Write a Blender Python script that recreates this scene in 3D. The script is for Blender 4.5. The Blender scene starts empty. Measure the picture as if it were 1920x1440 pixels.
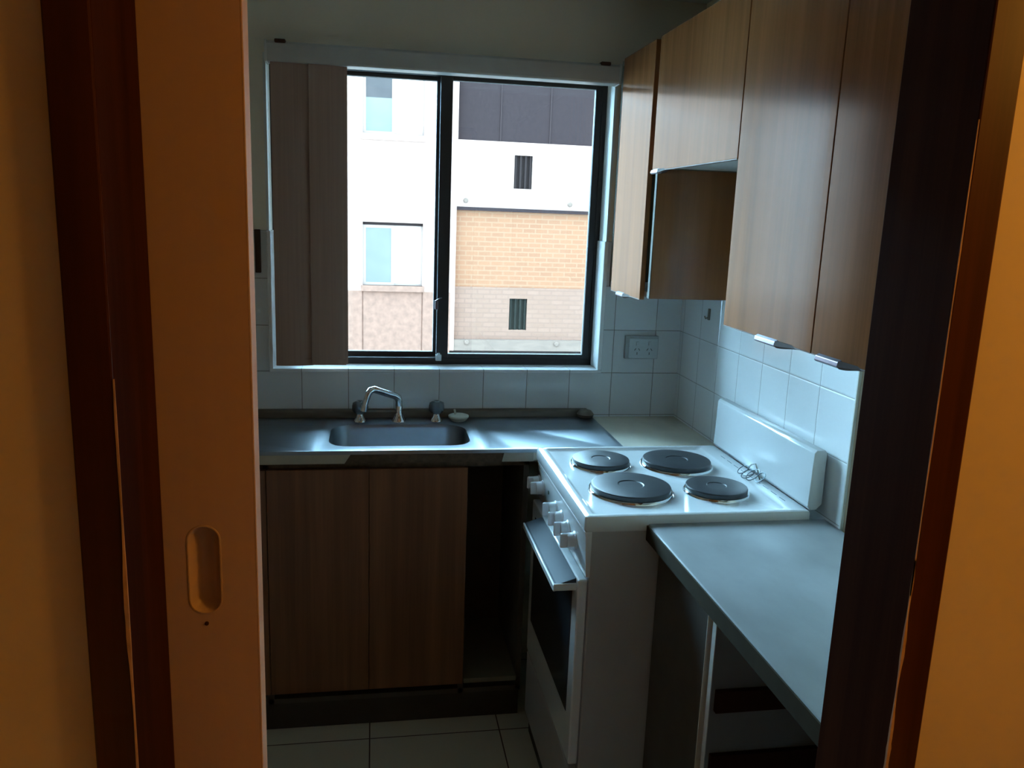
import bpy, bmesh, math, random
from mathutils import Vector, Matrix

random.seed(7)
SC = bpy.context.scene
COL = SC.collection

# ------------------------------------------------------------------ camera
CAM = Vector((-1.0645, -2.7053, 1.5751))
YAW, PITCH, ROLL, FPX = 0.1718, 0.2019, 0.0372, 1530.65
fwd = Vector((math.sin(YAW) * math.cos(PITCH), math.cos(YAW) * math.cos(PITCH), -math.sin(PITCH)))
rgt = Vector((math.cos(YAW), -math.sin(YAW), 0))
upv = rgt.cross(fwd)
r2 = rgt * math.cos(ROLL) + upv * math.sin(ROLL)
u2 = -rgt * math.sin(ROLL) + upv * math.cos(ROLL)
cd = bpy.data.cameras.new('camera')
cam = bpy.data.objects.new('camera', cd)
COL.objects.link(cam)
m3 = Matrix((r2, u2, -fwd)).transposed()
cam.matrix_world = Matrix.Translation(CAM) @ m3.to_4x4()
cd.sensor_fit = 'HORIZONTAL'
cd.sensor_width = 36.0
cd.lens = 36.0 * FPX / 1920.0
cd.clip_start = 0.02
SC.camera = cam

# ------------------------------------------------------------------ view, sky, sun, lamps
SC.view_settings.view_transform = 'Standard'
SC.view_settings.look = 'None'
SC.view_settings.gamma = 1.0
SC.view_settings.use_curve_mapping = False
SC.view_settings.exposure = 0.0

SKY_STRENGTH, SKY_COLOR = 16.0, (0.42, 0.76, 1.0)
GLOW, GLOW_DIR = 4.5, Vector((-0.74, 0.60, 0.32)).normalized()   # sky brightened on the left, added to light the right wall
world = bpy.data.worlds.new('sky')
SC.world = world
world.use_nodes = True
wn = world.node_tree
wn.nodes['Background'].inputs[0].default_value = (*SKY_COLOR, 1)
wtc = wn.nodes.new('ShaderNodeTexCoord')
wdot = wn.nodes.new('ShaderNodeVectorMath')
wdot.operation = 'DOT_PRODUCT'
wdot.inputs[1].default_value = GLOW_DIR
wn.links.new(wtc.outputs['Generated'], wdot.inputs[0])


def wmath(op, a, b):
    n = wn.nodes.new('ShaderNodeMath')
    n.operation = op
    wn.links.new(a, n.inputs[0])
    n.inputs[1].default_value = b
    return n.outputs[0]


wpow = wmath('POWER', wmath('MAXIMUM', wdot.outputs['Value'], 0.0), 4.0)
wn.links.new(wmath('MULTIPLY', wmath('ADD', wmath('MULTIPLY', wpow, GLOW), 1.0), SKY_STRENGTH), wn.nodes['Background'].inputs[1])



def lamp(name, loc, power, color, radius):
    d = bpy.data.lights.new(name, 'POINT')
    d.energy = power
    d.color = color
    d.shadow_soft_size = radius
    o = bpy.data.objects.new(name, d)
    COL.objects.link(o)
    o.location = loc
    return o


lamp('hall_ceiling_lamp', (0.36, -2.55, 2.02), 19.0, (1.0, 0.44, 0.06), 0.09)
lamp('hall_low_fill', (-1.72, -2.42, 0.72), 0.62, (1.0, 0.44, 0.06), 0.10)  # unseen low light added to brighten the lower left wall and door


# ------------------------------------------------------------------ materials
def mat(name, color, rough=0.5, metal=0.0, spec=0.5, noise=0.0, nscale=(20, 20, 20), bump=0.0, coat=0.0):
    m = bpy.data.materials.new(name)
    m.use_nodes = True
    nt = m.node_tree
    b = nt.nodes['Principled BSDF']
    b.inputs['Roughness'].default_value = rough
    b.inputs['Metallic'].default_value = metal
    b.inputs['Specular IOR Level'].default_value = spec
    b.inputs['Coat Weight'].default_value = coat
    tc = nt.nodes.new('ShaderNodeNewGeometry')
    mp = nt.nodes.new('ShaderNodeMapping')
    mp.inputs['Scale'].default_value = nscale
    nt.links.new(tc.outputs['Position'], mp.inputs['Vector'])
    nz = nt.nodes.new('ShaderNodeTexNoise')
    nz.inputs['Scale'].default_value = 1.0
    nz.inputs['Detail'].default_value = 6
    nt.links.new(mp.outputs[0], nz.inputs['Vector'])
    cr = nt.nodes.new('ShaderNodeValToRGB')
    cr.color_ramp.elements[0].position = 0.32
    cr.color_ramp.elements[1].position = 0.68
    cr.color_ramp.elements[0].color = (*[max(0, c * (1 - noise)) for c in color], 1)
    cr.color_ramp.elements[1].color = (*[min(1, c * (1 + noise)) for c in color], 1)
    nt.links.new(nz.outputs['Fac'], cr.inputs[0])
    nt.links.new(cr.outputs[0], b.inputs['Base Color'])
    if bump > 0:
        bp = nt.nodes.new('ShaderNodeBump')
        bp.inputs['Strength'].default_value = bump
        bp.inputs['Distance'].default_value = 0.004
        nt.links.new(nz.outputs['Fac'], bp.inputs['Height'])
        nt.links.new(bp.outputs[0], b.inputs['Normal'])
    return m


def tile_mat(name, axis, off_h, off_v, size, base, grout, rough=0.12, gw=0.0022):
    """square ceramic tiles laid on a grid along one wall; grout darker and stained in places"""
    m = bpy.data.materials.new(name)
    m.use_nodes = True
    nt = m.node_tree
    b = nt.nodes['Principled BSDF']
    g = nt.nodes.new('ShaderNodeNewGeometry')
    sp = nt.nodes.new('ShaderNodeSeparateXYZ')
    nt.links.new(g.outputs['Position'], sp.inputs[0])

    def M(op, a, bb=None, c=None):
        n = nt.nodes.new('ShaderNodeMath')
        n.operation = op
        for i, v in enumerate((a, bb, c)):
            if v is None:
                continue
            if isinstance(v, (int, float)):
                n.inputs[i].default_value = v
            else:
                nt.links.new(v, n.inputs[i])
        return n.outputs[0]
    hx = sp.outputs[axis[0]]
    vz = sp.outputs[axis[1]]
    ds = []
    cells = []
    for s, off in ((hx, off_h), (vz, off_v)):
        t = M('DIVIDE', M('SUBTRACT', s, off), size)
        cells.append(M('FLOOR', t))
        fr = M('FRACT', t)
        ds.append(M('MULTIPLY', M('MINIMUM', fr, M('SUBTRACT', 1.0, fr)), size))
    dist = M('MINIMUM', ds[0], ds[1])
    mask = M('LESS_THAN', dist, gw / 2)
    nz = nt.nodes.new('ShaderNodeTexNoise')
    nz.inputs['Scale'].default_value = 7
    nt.links.new(g.outputs['Position'], nz.inputs['Vector'])
    cb = nt.nodes.new('ShaderNodeCombineXYZ')
    nt.links.new(cells[0], cb.inputs[0])
    nt.links.new(cells[1], cb.inputs[1])
    wn_ = nt.nodes.new('ShaderNodeTexWhiteNoise')
    nt.links.new(cb.outputs[0], wn_.inputs['Vector'])
    tv = nt.nodes.new('ShaderNodeMixRGB')
    tv.inputs[1].default_value = (*[c * 0.94 for c in base], 1)
    tv.inputs[2].default_value = (*base, 1)
    nt.links.new(wn_.outputs['Value'], tv.inputs[0])
    gc = nt.nodes.new('ShaderNodeMixRGB')
    gc.inputs[1].default_value = (*grout, 1)
    gc.inputs[2].default_value = (*[c * 0.45 for c in grout], 1)
    nt.links.new(nz.outputs['Fac'], gc.inputs[0])
    mx = nt.nodes.new('ShaderNodeMixRGB')
    nt.links.new(mask, mx.inputs[0])
    nt.links.new(tv.outputs[0], mx.inputs[1])
    nt.links.new(gc.outputs[0], mx.inputs[2])
    nt.links.new(mx.outputs[0], b.inputs['Base Color'])
    ro = M('ADD', rough, M('MULTIPLY', mask, 0.6))
    nt.links.new(ro, b.inputs['Roughness'])
    bp = nt.nodes.new('ShaderNodeBump')
    bp.inputs['Strength'].default_value = 0.35
    bp.inputs['Distance'].default_value = 0.002
    ht = M('MINIMUM', M('DIVIDE', dist, 0.004), 1.0)
    nt.links.new(ht, bp.inputs['Height'])
    nt.links.new(bp.outputs[0], b.inputs['Normal'])
    return m


def wood_mat(name, dark, light, rough=0.35, scale=(26, 26, 1.1), spec=0.5, coat=0.0, crough=0.3):
    """vertical grain laminate / timber"""
    m = bpy.data.materials.new(name)
    m.use_nodes = True
    nt = m.node_tree
    b = nt.nodes['Principled BSDF']
    g = nt.nodes.new('ShaderNodeNewGeometry')
    mp = nt.nodes.new('ShaderNodeMapping')
    mp.inputs['Scale'].default_value = scale
    nt.links.new(g.outputs['Position'], mp.inputs[0])
    n1 = nt.nodes.new('ShaderNodeTexNoise')
    n1.inputs['Scale'].default_value = 1.0
    n1.inputs['Detail'].default_value = 5
    n1.inputs['Distortion'].default_value = 0.3
    nt.links.new(mp.outputs[0], n1.inputs[0])
    mp2 = nt.nodes.new('ShaderNodeMapping')
    mp2.inputs['Scale'].default_value = (scale[0] * 7, scale[1] * 7, scale[2] * 2.5)
    nt.links.new(g.outputs['Position'], mp2.inputs[0])
    n2 = nt.nodes.new('ShaderNodeTexNoise')
    n2.inputs['Scale'].default_value = 1.0
    n2.inputs['Detail'].default_value = 3
    nt.links.new(mp2.outputs[0], n2.inputs[0])
    ad = nt.nodes.new('ShaderNodeMath')
    ad.operation = 'MULTIPLY_ADD'
    nt.links.new(n2.outputs['Fac'], ad.inputs[0])
    ad.inputs[1].default_value = 0.3
    nt.links.new(n1.outputs['Fac'], ad.inputs[2])
    cr = nt.nodes.new('ShaderNodeValToRGB')
    cr.color_ramp.elements[0].position = 0.45
    cr.color_ramp.elements[1].position = 0.85
    cr.color_ramp.elements[0].color = (*dark, 1)
    cr.color_ramp.elements[1].color = (*light, 1)
    nt.links.new(ad.outputs[0], cr.inputs[0])
    nt.links.new(cr.outputs[0], b.inputs['Base Color'])
    b.inputs['Roughness'].default_value = rough
    b.inputs['Specular IOR Level'].default_value = spec
    b.inputs['Coat Weight'].default_value = coat
    b.inputs['Coat Roughness'].default_value = crough
    return m


def brick_mat(name, c1, c2, mortar, w=0.23, h=0.086, ms=0.012):
    m = bpy.data.materials.new(name)
    m.use_nodes = True
    nt = m.node_tree
    b = nt.nodes['Principled BSDF']
    g = nt.nodes.new('ShaderNodeNewGeometry')
    sp = nt.nodes.new('ShaderNodeSeparateXYZ')
    nt.links.new(g.outputs['Position'], sp.inputs[0])
    cb = nt.nodes.new('ShaderNodeCombineXYZ')
    nt.links.new(sp.outputs['X'], cb.inputs[0])
    nt.links.new(sp.outputs['Z'], cb.inputs[1])
    br = nt.nodes.new('ShaderNodeTexBrick')
    br.inputs['Scale'].default_value = 1.0
    br.inputs['Brick Width'].default_value = w
    br.inputs['Row Height'].default_value = h
    br.inputs['Mortar Size'].default_value = ms
    br.inputs['Color1'].default_value = (*c1, 1)
    br.inputs['Color2'].default_value = (*c2, 1)
    br.inputs['Mortar'].default_value = (*mortar, 1)
    nt.links.new(cb.outputs[0], br.inputs['Vector'])
    nt.links.new(br.outputs['Color'], b.inputs['Base Color'])
    b.inputs['Roughness'].default_value = 0.9
    return m


def glass_mat(name, tint=(0.95, 0.97, 0.98), refl=1.0, rough=0.0):
    m = bpy.data.materials.new(name)
    m.use_nodes = True
    nt = m.node_tree
    nt.nodes.remove(nt.nodes['Principled BSDF'])
    out = nt.nodes['Material Output']
    tr = nt.nodes.new('ShaderNodeBsdfTransparent')
    tr.inputs[0].default_value = (*tint, 1)
    gl = nt.nodes.new('ShaderNodeBsdfGlossy')
    gl.inputs['Roughness'].default_value = rough
    fr = nt.nodes.new('ShaderNodeFresnel')
    fr.inputs[0].default_value = 1.45
    mu = nt.nodes.new('ShaderNodeMath')
    mu.operation = 'MULTIPLY'
    mu.inputs[1].default_value = refl
    nt.links.new(fr.outputs[0], mu.inputs[0])
    mx = nt.nodes.new('ShaderNodeMixShader')
    nt.links.new(mu.outputs[0], mx.inputs[0])
    nt.links.new(tr.outputs[0], mx.inputs[1])
    nt.links.new(gl.outputs[0], mx.inputs[2])
    nt.links.new(mx.outputs[0], out.inputs[0])
    return m


GX0, GY0, GZ0, TS = -0.0956, -0.336, 1.0553, 0.15
M_PAINT = mat('cream_wall_paint', (0.78, 0.69, 0.54), 0.75, noise=0.04, nscale=(3, 3, 3))
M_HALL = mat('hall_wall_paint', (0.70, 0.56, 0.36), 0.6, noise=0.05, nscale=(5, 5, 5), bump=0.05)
M_HALLDIM = mat('hall_bounce_cut', (0.26, 0.19, 0.12), 0.7, noise=0.05)  # unseen hall walls darkened to cut the warm bounce
M_CEIL = mat('ceiling_paint', (0.72, 0.72, 0.68), 0.8, noise=0.02)
M_TILE_B = tile_mat('white_tiles_window_wall', ('X', 'Z'), GX0, GZ0, TS, (0.74, 0.75, 0.75), (0.26, 0.23, 0.18), gw=0.0019)
M_TILE_R = tile_mat('white_tiles_cooker_wall', ('Y', 'Z'), GY0, GZ0, TS, (0.84, 0.85, 0.85), (0.44, 0.42, 0.39), gw=0.0019)
M_FLOOR = tile_mat('floor_tiles', ('X', 'Y'), -1.073, -0.05, 0.40, (0.58, 0.54, 0.42), (0.12, 0.075, 0.06), rough=0.35, gw=0.004)
M_SILLT = mat('sill_tiles', (0.90, 0.91, 0.91), 0.22, noise=0.01, coat=0.4)
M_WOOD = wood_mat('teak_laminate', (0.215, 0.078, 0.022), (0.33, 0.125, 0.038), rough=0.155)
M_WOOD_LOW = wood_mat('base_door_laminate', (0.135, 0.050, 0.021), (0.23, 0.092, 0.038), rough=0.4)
M_WOOD_EDGE = mat('laminate_door_edge', (0.34, 0.25, 0.20), 0.5, noise=0.15, nscale=(30, 30, 30))
M_MELAMINE = mat('white_melamine', (0.62, 0.62, 0.58), 0.45, noise=0.03)
M_CARCASS = mat('cream_melamine_edge', (0.17, 0.155, 0.11), 0.6, noise=0.06)
M_INSIDE_SHADE = mat('shaded_melamine_inside', (0.15, 0.15, 0.15), 0.5, noise=0.05)  # white melamine darkened, the cabinet's inner shade put into its colour
M_DARKIN_SHADE = mat('dark_inside_shaded_door', (0.07, 0.06, 0.05), 0.7, noise=0.1)
M_KICK = mat('kickboard_black_brown', (0.035, 0.025, 0.02), 0.5, noise=0.1)
M_BENCH = mat('dimmed_mottled_laminate', (0.235, 0.245, 0.25), 0.36, noise=0.16, nscale=(9, 5, 9))  # same laminate as the corner, darkened to tone down the light on it
M_BENCH_B = mat('brightened_mottled_laminate', (0.66, 0.60, 0.49), 0.5, noise=0.10, nscale=(11, 8, 9))  # corner copy of the bench laminate, lightened to look better lit
M_EDGE_SHADE = mat('shaded_tan_edging', (0.040, 0.031, 0.018), 0.8, spec=0.15, noise=0.12)  # bench edging away from the light, its shade put into the colour
M_BENCH_EDGE = mat('beige_bench_edging', (0.42, 0.38, 0.30), 0.5, noise=0.08)
M_RAWEDGE = mat('bare_chipboard_edge', (0.10, 0.062, 0.035), 0.8, noise=0.3, nscale=(60, 60, 60))
M_STEEL = mat('stainless_steel', (0.27, 0.30, 0.33), 0.33, metal=1.0, noise=0.03, nscale=(4, 120, 4))
M_STEELB = mat('stainless_bowl', (0.27, 0.30, 0.33), 0.36, metal=1.0, noise=0.04, nscale=(20, 20, 20))
M_CHROME = mat('chrome', (0.75, 0.77, 0.78), 0.08, metal=1.0)
M_ACRYL = mat('clear_smoky_plastic', (0.11, 0.13, 0.14), 0.08, noise=0.05, coat=0.5)
M_BROWNSTRIP = mat('brown_timber_strip', (0.13, 0.10, 0.07), 0.55, noise=0.2, nscale=(10, 60, 60))
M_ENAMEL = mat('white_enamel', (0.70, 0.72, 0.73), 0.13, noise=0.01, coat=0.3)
M_ENAMEL_SHADE = mat('white_enamel_shaded', (0.40, 0.38, 0.38), 0.28, noise=0.02)  # darker copy of the white enamel for the shaded cooker sides
M_KNOB = mat('white_knob_plastic', (0.75, 0.76, 0.78), 0.25)
M_PLATE = mat('black_hotplate_iron', (0.022, 0.024, 0.028), 0.38, noise=0.2, nscale=(40, 40, 40))
M_OVENGLASS = mat('dark_oven_glass', (0.035, 0.04, 0.048), 0.16, spec=0.6)
M_BLACK = mat('black_gap', (0.012, 0.012, 0.012), 0.6)
M_ANOD = mat('bronze_aluminium', (0.040, 0.033, 0.032), 0.55, spec=0.3, noise=0.05)
M_BLIND = mat('taupe_blind_fabric', (0.36, 0.225, 0.165), 0.85, noise=0.07, nscale=(150, 150, 2))
M_RAIL = mat('cream_headrail', (0.50, 0.47, 0.42), 0.4, noise=0.03)
M_JAMB = wood_mat('dark_stained_timber', (0.030, 0.007, 0.0025), (0.056, 0.015, 0.006), rough=0.65, scale=(40, 40, 2), spec=0.05)
M_ARCH = wood_mat('varnished_dark_timber', (0.040, 0.009, 0.003), (0.075, 0.020, 0.007), rough=0.33, scale=(40, 40, 2), spec=0.4)
M_DOOR = wood_mat('sliding_door_veneer', (0.50, 0.34, 0.25), (0.56, 0.385, 0.28), rough=0.42, scale=(9, 9, 0.5))
M_DOOREDGE = mat('pale_door_edge', (0.62, 0.45, 0.33), 0.55, noise=0.08)
M_WORN = mat('worn_bare_wood', (0.55, 0.33, 0.16), 0.7, noise=0.25, nscale=(60, 60, 30))
M_BRASS = mat('tan_plastic_pull', (0.52, 0.36, 0.25), 0.35, noise=0.05)
M_PULLDARK = mat('brown_plastic_pull', (0.055, 0.024, 0.015), 0.6, spec=0.15)
M_PULLMET = mat('mauve_metal_pull', (0.17, 0.14, 0.165), 0.33, metal=0.9)
M_OUTLET = mat('white_outlet_plastic', (0.56, 0.60, 0.61), 0.3)
M_SLOT = mat('outlet_slots', (0.10, 0.10, 0.10), 0.6)
M_MAROON = mat('dark_maroon_timber', (0.030, 0.010, 0.007), 0.8, spec=0.1, noise=0.1)
M_WIRE = mat('dark_wire', (0.10, 0.13, 0.15), 0.4, metal=0.6)
M_PLUG = mat('cream_rubber', (0.55, 0.53, 0.44), 0.5)
M_GLASS = glass_mat('window_glass')
M_RENDER = mat('brightened_render', (0.34, 0.19, 0.145), 0.95, noise=0.05, nscale=(9, 9, 9), bump=0.5)  # upper facade lightened in colour for the stronger light up there
M_ROUGHCAST_SHADE = mat('shaded_peach_roughcast', (0.19, 0.083, 0.054), 0.95, noise=0.16, nscale=(11, 11, 11), bump=0.8)  # rough lower render, darkened in colour for the shade low in the courtyard
M_BRICKR = brick_mat('orange_brick', (0.205, 0.072, 0.031), (0.185, 0.064, 0.028), (0.205, 0.087, 0.043))
M_BRICKP = brick_mat('pale_brick', (0.185, 0.082, 0.052), (0.165, 0.072, 0.044), (0.15, 0.066, 0.042))
M_CONC = mat('concrete_band', (0.14, 0.078, 0.055), 0.9, noise=0.12, nscale=(4, 4, 12))
M_GREYCLAD = mat('slate_grey_screen', (0.024, 0.0125, 0.0120), 0.8, spec=0.1, noise=0.12, nscale=(40, 40, 40))
M_VENT_SHADOW = mat('louvre_and_shadow_grey', (0.022, 0.012, 0.0105), 0.8, spec=0.1)  # louvre grey, also used for the painted shadow over the far windows
M_VENTG = mat('green_grey_louvre', (0.012, 0.0105, 0.008), 0.8, spec=0.1, noise=0.2)
M_WHITEFRAME = mat('white_window_frame', (0.26, 0.155, 0.12), 0.6)
M_GREYPANE = mat('grey_far_glass', (0.045, 0.030, 0.027), 0.4, spec=0.2, noise=0.25, nscale=(3, 3, 3))
M_FARGLASS = mat('reflective_far_glass', (0.10, 0.082, 0.068), 0.3, noise=0.15, nscale=(1.5, 1.5, 1.5))
M_CURTAIN = mat('white_far_curtain', (0.60, 0.40, 0.33), 0.9, noise=0.03)
M_GROUND = mat('courtyard_concrete', (0.35, 0.33, 0.30), 0.9, noise=0.1)
M_LIGHTG = mat('green_indicator', (0.05, 0.07, 0.06), 0.3)


# ------------------------------------------------------------------ geometry helpers
def box(bm, x0, x1, y0, y1, z0, z1, bev=0.0, seg=2):
    b = bmesh.new()
    vs = [b.verts.new((x, y, z)) for x in (x0, x1) for y in (y0, y1) for z in (z0, z1)]
    for f in ((0, 1, 3, 2), (4, 6, 7, 5), (0, 4, 5, 1), (2, 3, 7, 6), (0, 2, 6, 4), (1, 5, 7, 3)):
        b.faces.new([vs[i] for i in f])
    bmesh.ops.recalc_face_normals(b, faces=b.faces)
    if bev > 0:
        bmesh.ops.bevel(b, geom=list(b.edges), offset=bev, segments=seg, profile=0.5, affect='EDGES')
    merge(bm, b)


def merge(bm, b):
    me = bpy.data.meshes.new('tmp')
    b.to_mesh(me)
    b.free()
    bm.from_mesh(me)
    bpy.data.meshes.remove(me)


def tube(bm, pts, rad, seg=12, closed=False, caps=True):
    """round bar swept through points; rad is a number or one per point"""
    pts = [Vector(p) for p in pts]
    n = len(pts)
    rads = rad if isinstance(rad, (list, tuple)) else [rad] * n
    rings = []
    ref = None
    for i, p in enumerate(pts):
        if closed:
            t = (pts[(i + 1) % n] - pts[i - 1]).normalized()
        else:
            t = (pts[min(i + 1, n - 1)] - pts[max(i - 1, 0)]).normalized()
        if ref is None:
            ref = t.orthogonal().normalized()
        a = (ref - t * ref.dot(t))
        a = a.normalized() if a.length > 1e-6 else t.orthogonal().normalized()
        ref = a
        c = t.cross(a)
        rings.append([bm.verts.new(p + (a * math.cos(2 * math.pi * k / seg) + c * math.sin(2 * math.pi * k / seg)) * rads[i]) for k in range(seg)])
    m = n if closed else n - 1
    for i in range(m):
        A, B = rings[i], rings[(i + 1) % n]
        for k in range(seg):
            bm.faces.new((A[k], A[(k + 1) % seg], B[(k + 1) % seg], B[k]))
    if caps and not closed:
        bm.faces.new(rings[0][::-1])
        bm.faces.new(rings[-1])
    return rings


def lathe(bm, prof, centre, axis='Z', seg=32):
    """prof: (radius, height) pairs turned about an axis through centre"""
    c = Vector(centre)
    rings = []
    for r, h in prof:
        ring = []
        for k in range(seg):
            a = 2 * math.pi * k / seg
            u, v = r * math.cos(a), r * math.sin(a)
            if axis == 'Z':
                d = Vector((u, v, h))
            elif axis == 'X':
                d = Vector((h, u, v))
            else:
                d = Vector((u, h, v))
            ring.append(bm.verts.new(c + d))
        rings.append(ring)
    for A, B in zip(rings, rings[1:]):
        for k in range(seg):
            bm.faces.new((A[k], A[(k + 1) % seg], B[(k + 1) % seg], B[k]))
    bm.faces.new(rings[0][::-1])
    bm.faces.new(rings[-1])


def prism(bm, poly, axis, a0, a1, bev=0.0):
    """extrude a 2-D outline along an axis: axis 'Y' takes (x,z), 'X' takes (y,z), 'Z' takes (x,y)"""
    b = bmesh.new()

    def P(u, v, w):
        return {'Y': (u, w, v), 'X': (w, u, v), 'Z': (u, v, w)}[axis]
    A = [b.verts.new(P(u, v, a0)) for u, v in poly]
    B = [b.verts.new(P(u, v, a1)) for u, v in poly]
    n = len(poly)
    b.faces.new(A)
    b.faces.new(B[::-1])
    for i in range(n):
        b.faces.new((A[i], A[(i + 1) % n], B[(i + 1) % n], B[i]))
    bmesh.ops.recalc_face_normals(b, faces=b.faces)
    if bev > 0:
        bmesh.ops.bevel(b, geom=list(b.edges), offset=bev, segments=2, profile=0.5, affect='EDGES')
    merge(bm, b)


def rrect(u0, u1, v0, v1, r, k=6, side=6):
    """rounded rectangle outline, always 4*(k+side) points so that outlines can be bridged"""
    out = []
    cs = [((u1 - r, v1 - r), 0), ((u0 + r, v1 - r), 90), ((u0 + r, v0 + r), 180), ((u1 - r, v0 + r), 270)]
    for i, ((cu, cv), a) in enumerate(cs):
        arc = [(cu + r * math.cos(math.radians(a + 90 * j / k)), cv + r * math.sin(math.radians(a + 90 * j / k))) for j in range(k + 1)]
        out += arc
        (nu, nv), na = cs[(i + 1) % 4]
        e = (nu + r * math.cos(math.radians(na)), nv + r * math.sin(math.radians(na)))
        s = arc[-1]
        out += [(s[0] + (e[0] - s[0]) * j / side, s[1] + (e[1] - s[1]) * j / side) for j in range(1, side)]
    return out


def loops(bm, rings, close_last=True, close_first=False):
    R = [[bm.verts.new(p) for p in ring] for ring in rings]
    n = len(R[0])
    for A, B in zip(R, R[1:]):
        for i in range(n):
            bm.faces.new((A[i], A[(i + 1) % n], B[(i + 1) % n], B[i]))
    if close_last:
        bm.faces.new(R[-1])
    if close_first:
        bm.faces.new(R[0][::-1])


def world_loc(o):
    v = Vector((0, 0, 0))
    while o is not None:
        v += Vector(o.location)
        o = o.parent
    return v


def obj(name, bm, material, parent=None, smooth=False, origin=None, recalc=True):
    if recalc:
        bmesh.ops.recalc_face_normals(bm, faces=bm.faces)
    me = bpy.data.meshes.new(name)
    if parent is not None:
        org = world_loc(parent)
    elif origin is not None:
        org = Vector(origin)
    else:
        xs = [v.co for v in bm.verts]
        org = Vector(((min(p.x for p in xs) + max(p.x for p in xs)) / 2, (min(p.y for p in xs) + max(p.y for p in xs)) / 2, min(p.z for p in xs)))
    bmesh.ops.translate(bm, verts=bm.verts, vec=-org)
    bm.to_mesh(me)
    bm.free()
    me.materials.append(material)
    if smooth:
        for p in me.polygons:
            p.use_smooth = True
        try:
            me.set_sharp_from_angle(angle=math.radians(smooth if smooth is not True else 40))
        except Exception:
            pass
    o = bpy.data.objects.new(name, me)
    COL.objects.link(o)
    if parent is not None:
        o.parent = parent
    else:
        o.location = org
    return o


def B(*boxes, bev=0.0):
    bm = bmesh.new()
    for b in boxes:
        box(bm, *b, bev=bev)
    return bm


def thing(name, label, cat, loc, group=None):
    o = bpy.data.objects.new(name, None)
    o.empty_display_size = 0.05
    COL.objects.link(o)
    o.location = loc
    o['label'] = label
    o['category'] = cat
    if group:
        o['group'] = group
    return o


def tag(o, label, cat, group=None):
    o['label'] = label
    o['category'] = cat
    if group:
        o['group'] = group
    return o


def struct(name, bm, m, parent=None, smooth=False):
    o = obj(name, bm, m, parent, smooth)
    if parent is None:
        o['kind'] = 'structure'
    return o


# ------------------------------------------------------------------ the room shell
ZC = 2.275                       # ceiling height
XL, XR = -2.06, 0.0              # kitchen side walls
YF, YJ, YA = -1.861, -1.978, -1.990   # kitchen face, hall face, architrave face of the doorway wall
YT = 0.24                        # outer face of the window wall
WX0, WX1, WZ0, WZ1 = -1.385, -0.295, 1.065, 2.035
HX0, HX1, HY0 = -2.6, 0.55, -4.3

struct('floor', B((HX0 - .15, HX1 + .15, HY0 - .15, YT, -0.2, 0.0)), M_FLOOR)
struct('ceiling', B((HX0 - .15, HX1 + .15, HY0 - .15, YT, ZC, ZC + 0.2)), M_CEIL)
wb = struct('wall_back', B((HX0 - .15, WX0 - .012, 0.0, YT, 0, ZC), (WX1 + .012, HX1 + .15, 0.0, YT, 0, ZC),
                           (WX0 - .012, WX1 + .012, 0.0, YT, 0, WZ0 - .012), (WX0 - .012, WX1 + .012, 0.0, YT, WZ1, ZC)), M_PAINT)
struct('wall_right', B((XR, XR + 0.1, YF, 0.0, 0, ZC)), M_PAINT)
struct('wall_left', B((XL - 0.1, XL, YF, 0.0, 0, ZC)), M_PAINT)
OX0, OX1, OZ = -1.279, -0.507, 2.04
wf = struct('wall_front', B((HX0, OX0 - .018, YJ, YF, 0, ZC), (OX1 + .018, HX1, YJ, YF, 0, ZC), (OX0 - .018, OX1 + .018, YJ, YF, OZ + .018, ZC)), M_HALL)
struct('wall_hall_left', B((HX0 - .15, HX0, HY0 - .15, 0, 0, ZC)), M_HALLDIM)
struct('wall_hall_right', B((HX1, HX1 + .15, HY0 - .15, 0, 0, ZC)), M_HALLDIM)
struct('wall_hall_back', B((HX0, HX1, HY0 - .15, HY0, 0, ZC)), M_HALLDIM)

# wall tiles, from the bench up to 1.505 m, returning into the window reveal
TZ = GZ0 + 3 * TS
TT = 0.007
tl = bmesh.new()
box(tl, XL, WX0 - .003, -TT, 0.0, 0.86, TZ)
box(tl, WX1 + .003, XR, -TT, 0.0, 0.86, TZ)
box(tl, WX0 - .003, WX1 + .003, -TT, 0.0, 0.86, WZ0 - .003)
struct('wall_tiles', tl, M_TILE_B, wb)
struct('wall_tiles', B((XR - TT, XR, -1.083, -TT, 0.86, TZ)), M_TILE_R, bpy.data.objects['wall_right'])
struct('tile_trim', B((XR - TT - .001, XR, -1.088, -1.083, 0.86, TZ), bev=.0008), M_MELAMINE, bpy.data.objects['wall_right'])

# ------------------------------------------------------------------ the doorway (jambs, architraves, sliding door)
def worn(name, x, y, zs, wmin, wmax, sx, parent):
    """irregular bare-wood wear along an arris, a thin 45 degree sliver"""
    bm = bmesh.new()
    L, Rr = [], []
    n = 60
    for i in range(n + 1):
        z = zs[0] + (zs[1] - zs[0]) * i / n
        w = wmin + (wmax - wmin) * (0.5 + 0.5 * math.sin(i * .33 + 1.3 * math.sin(i * .13))) * (0.6 + 0.4 * random.random())
        w *= min(1, (n - i) / 12 + .15)
        e = 0.0007
        L.append(bm.verts.new((x + sx * w, y - e, z)))
        Rr.append((bm.verts.new((x - sx * e, y - e, z)), bm.verts.new((x - sx * e, y + w * .7, z))))
    for i in range(n):
        bm.faces.new((L[i], Rr[i][0], Rr[i + 1][0], L[i + 1]))
        bm.faces.new((Rr[i][0], Rr[i][1], Rr[i + 1][1], Rr[i + 1][0]))
    return obj(name, bm, M_WORN, parent)


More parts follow.
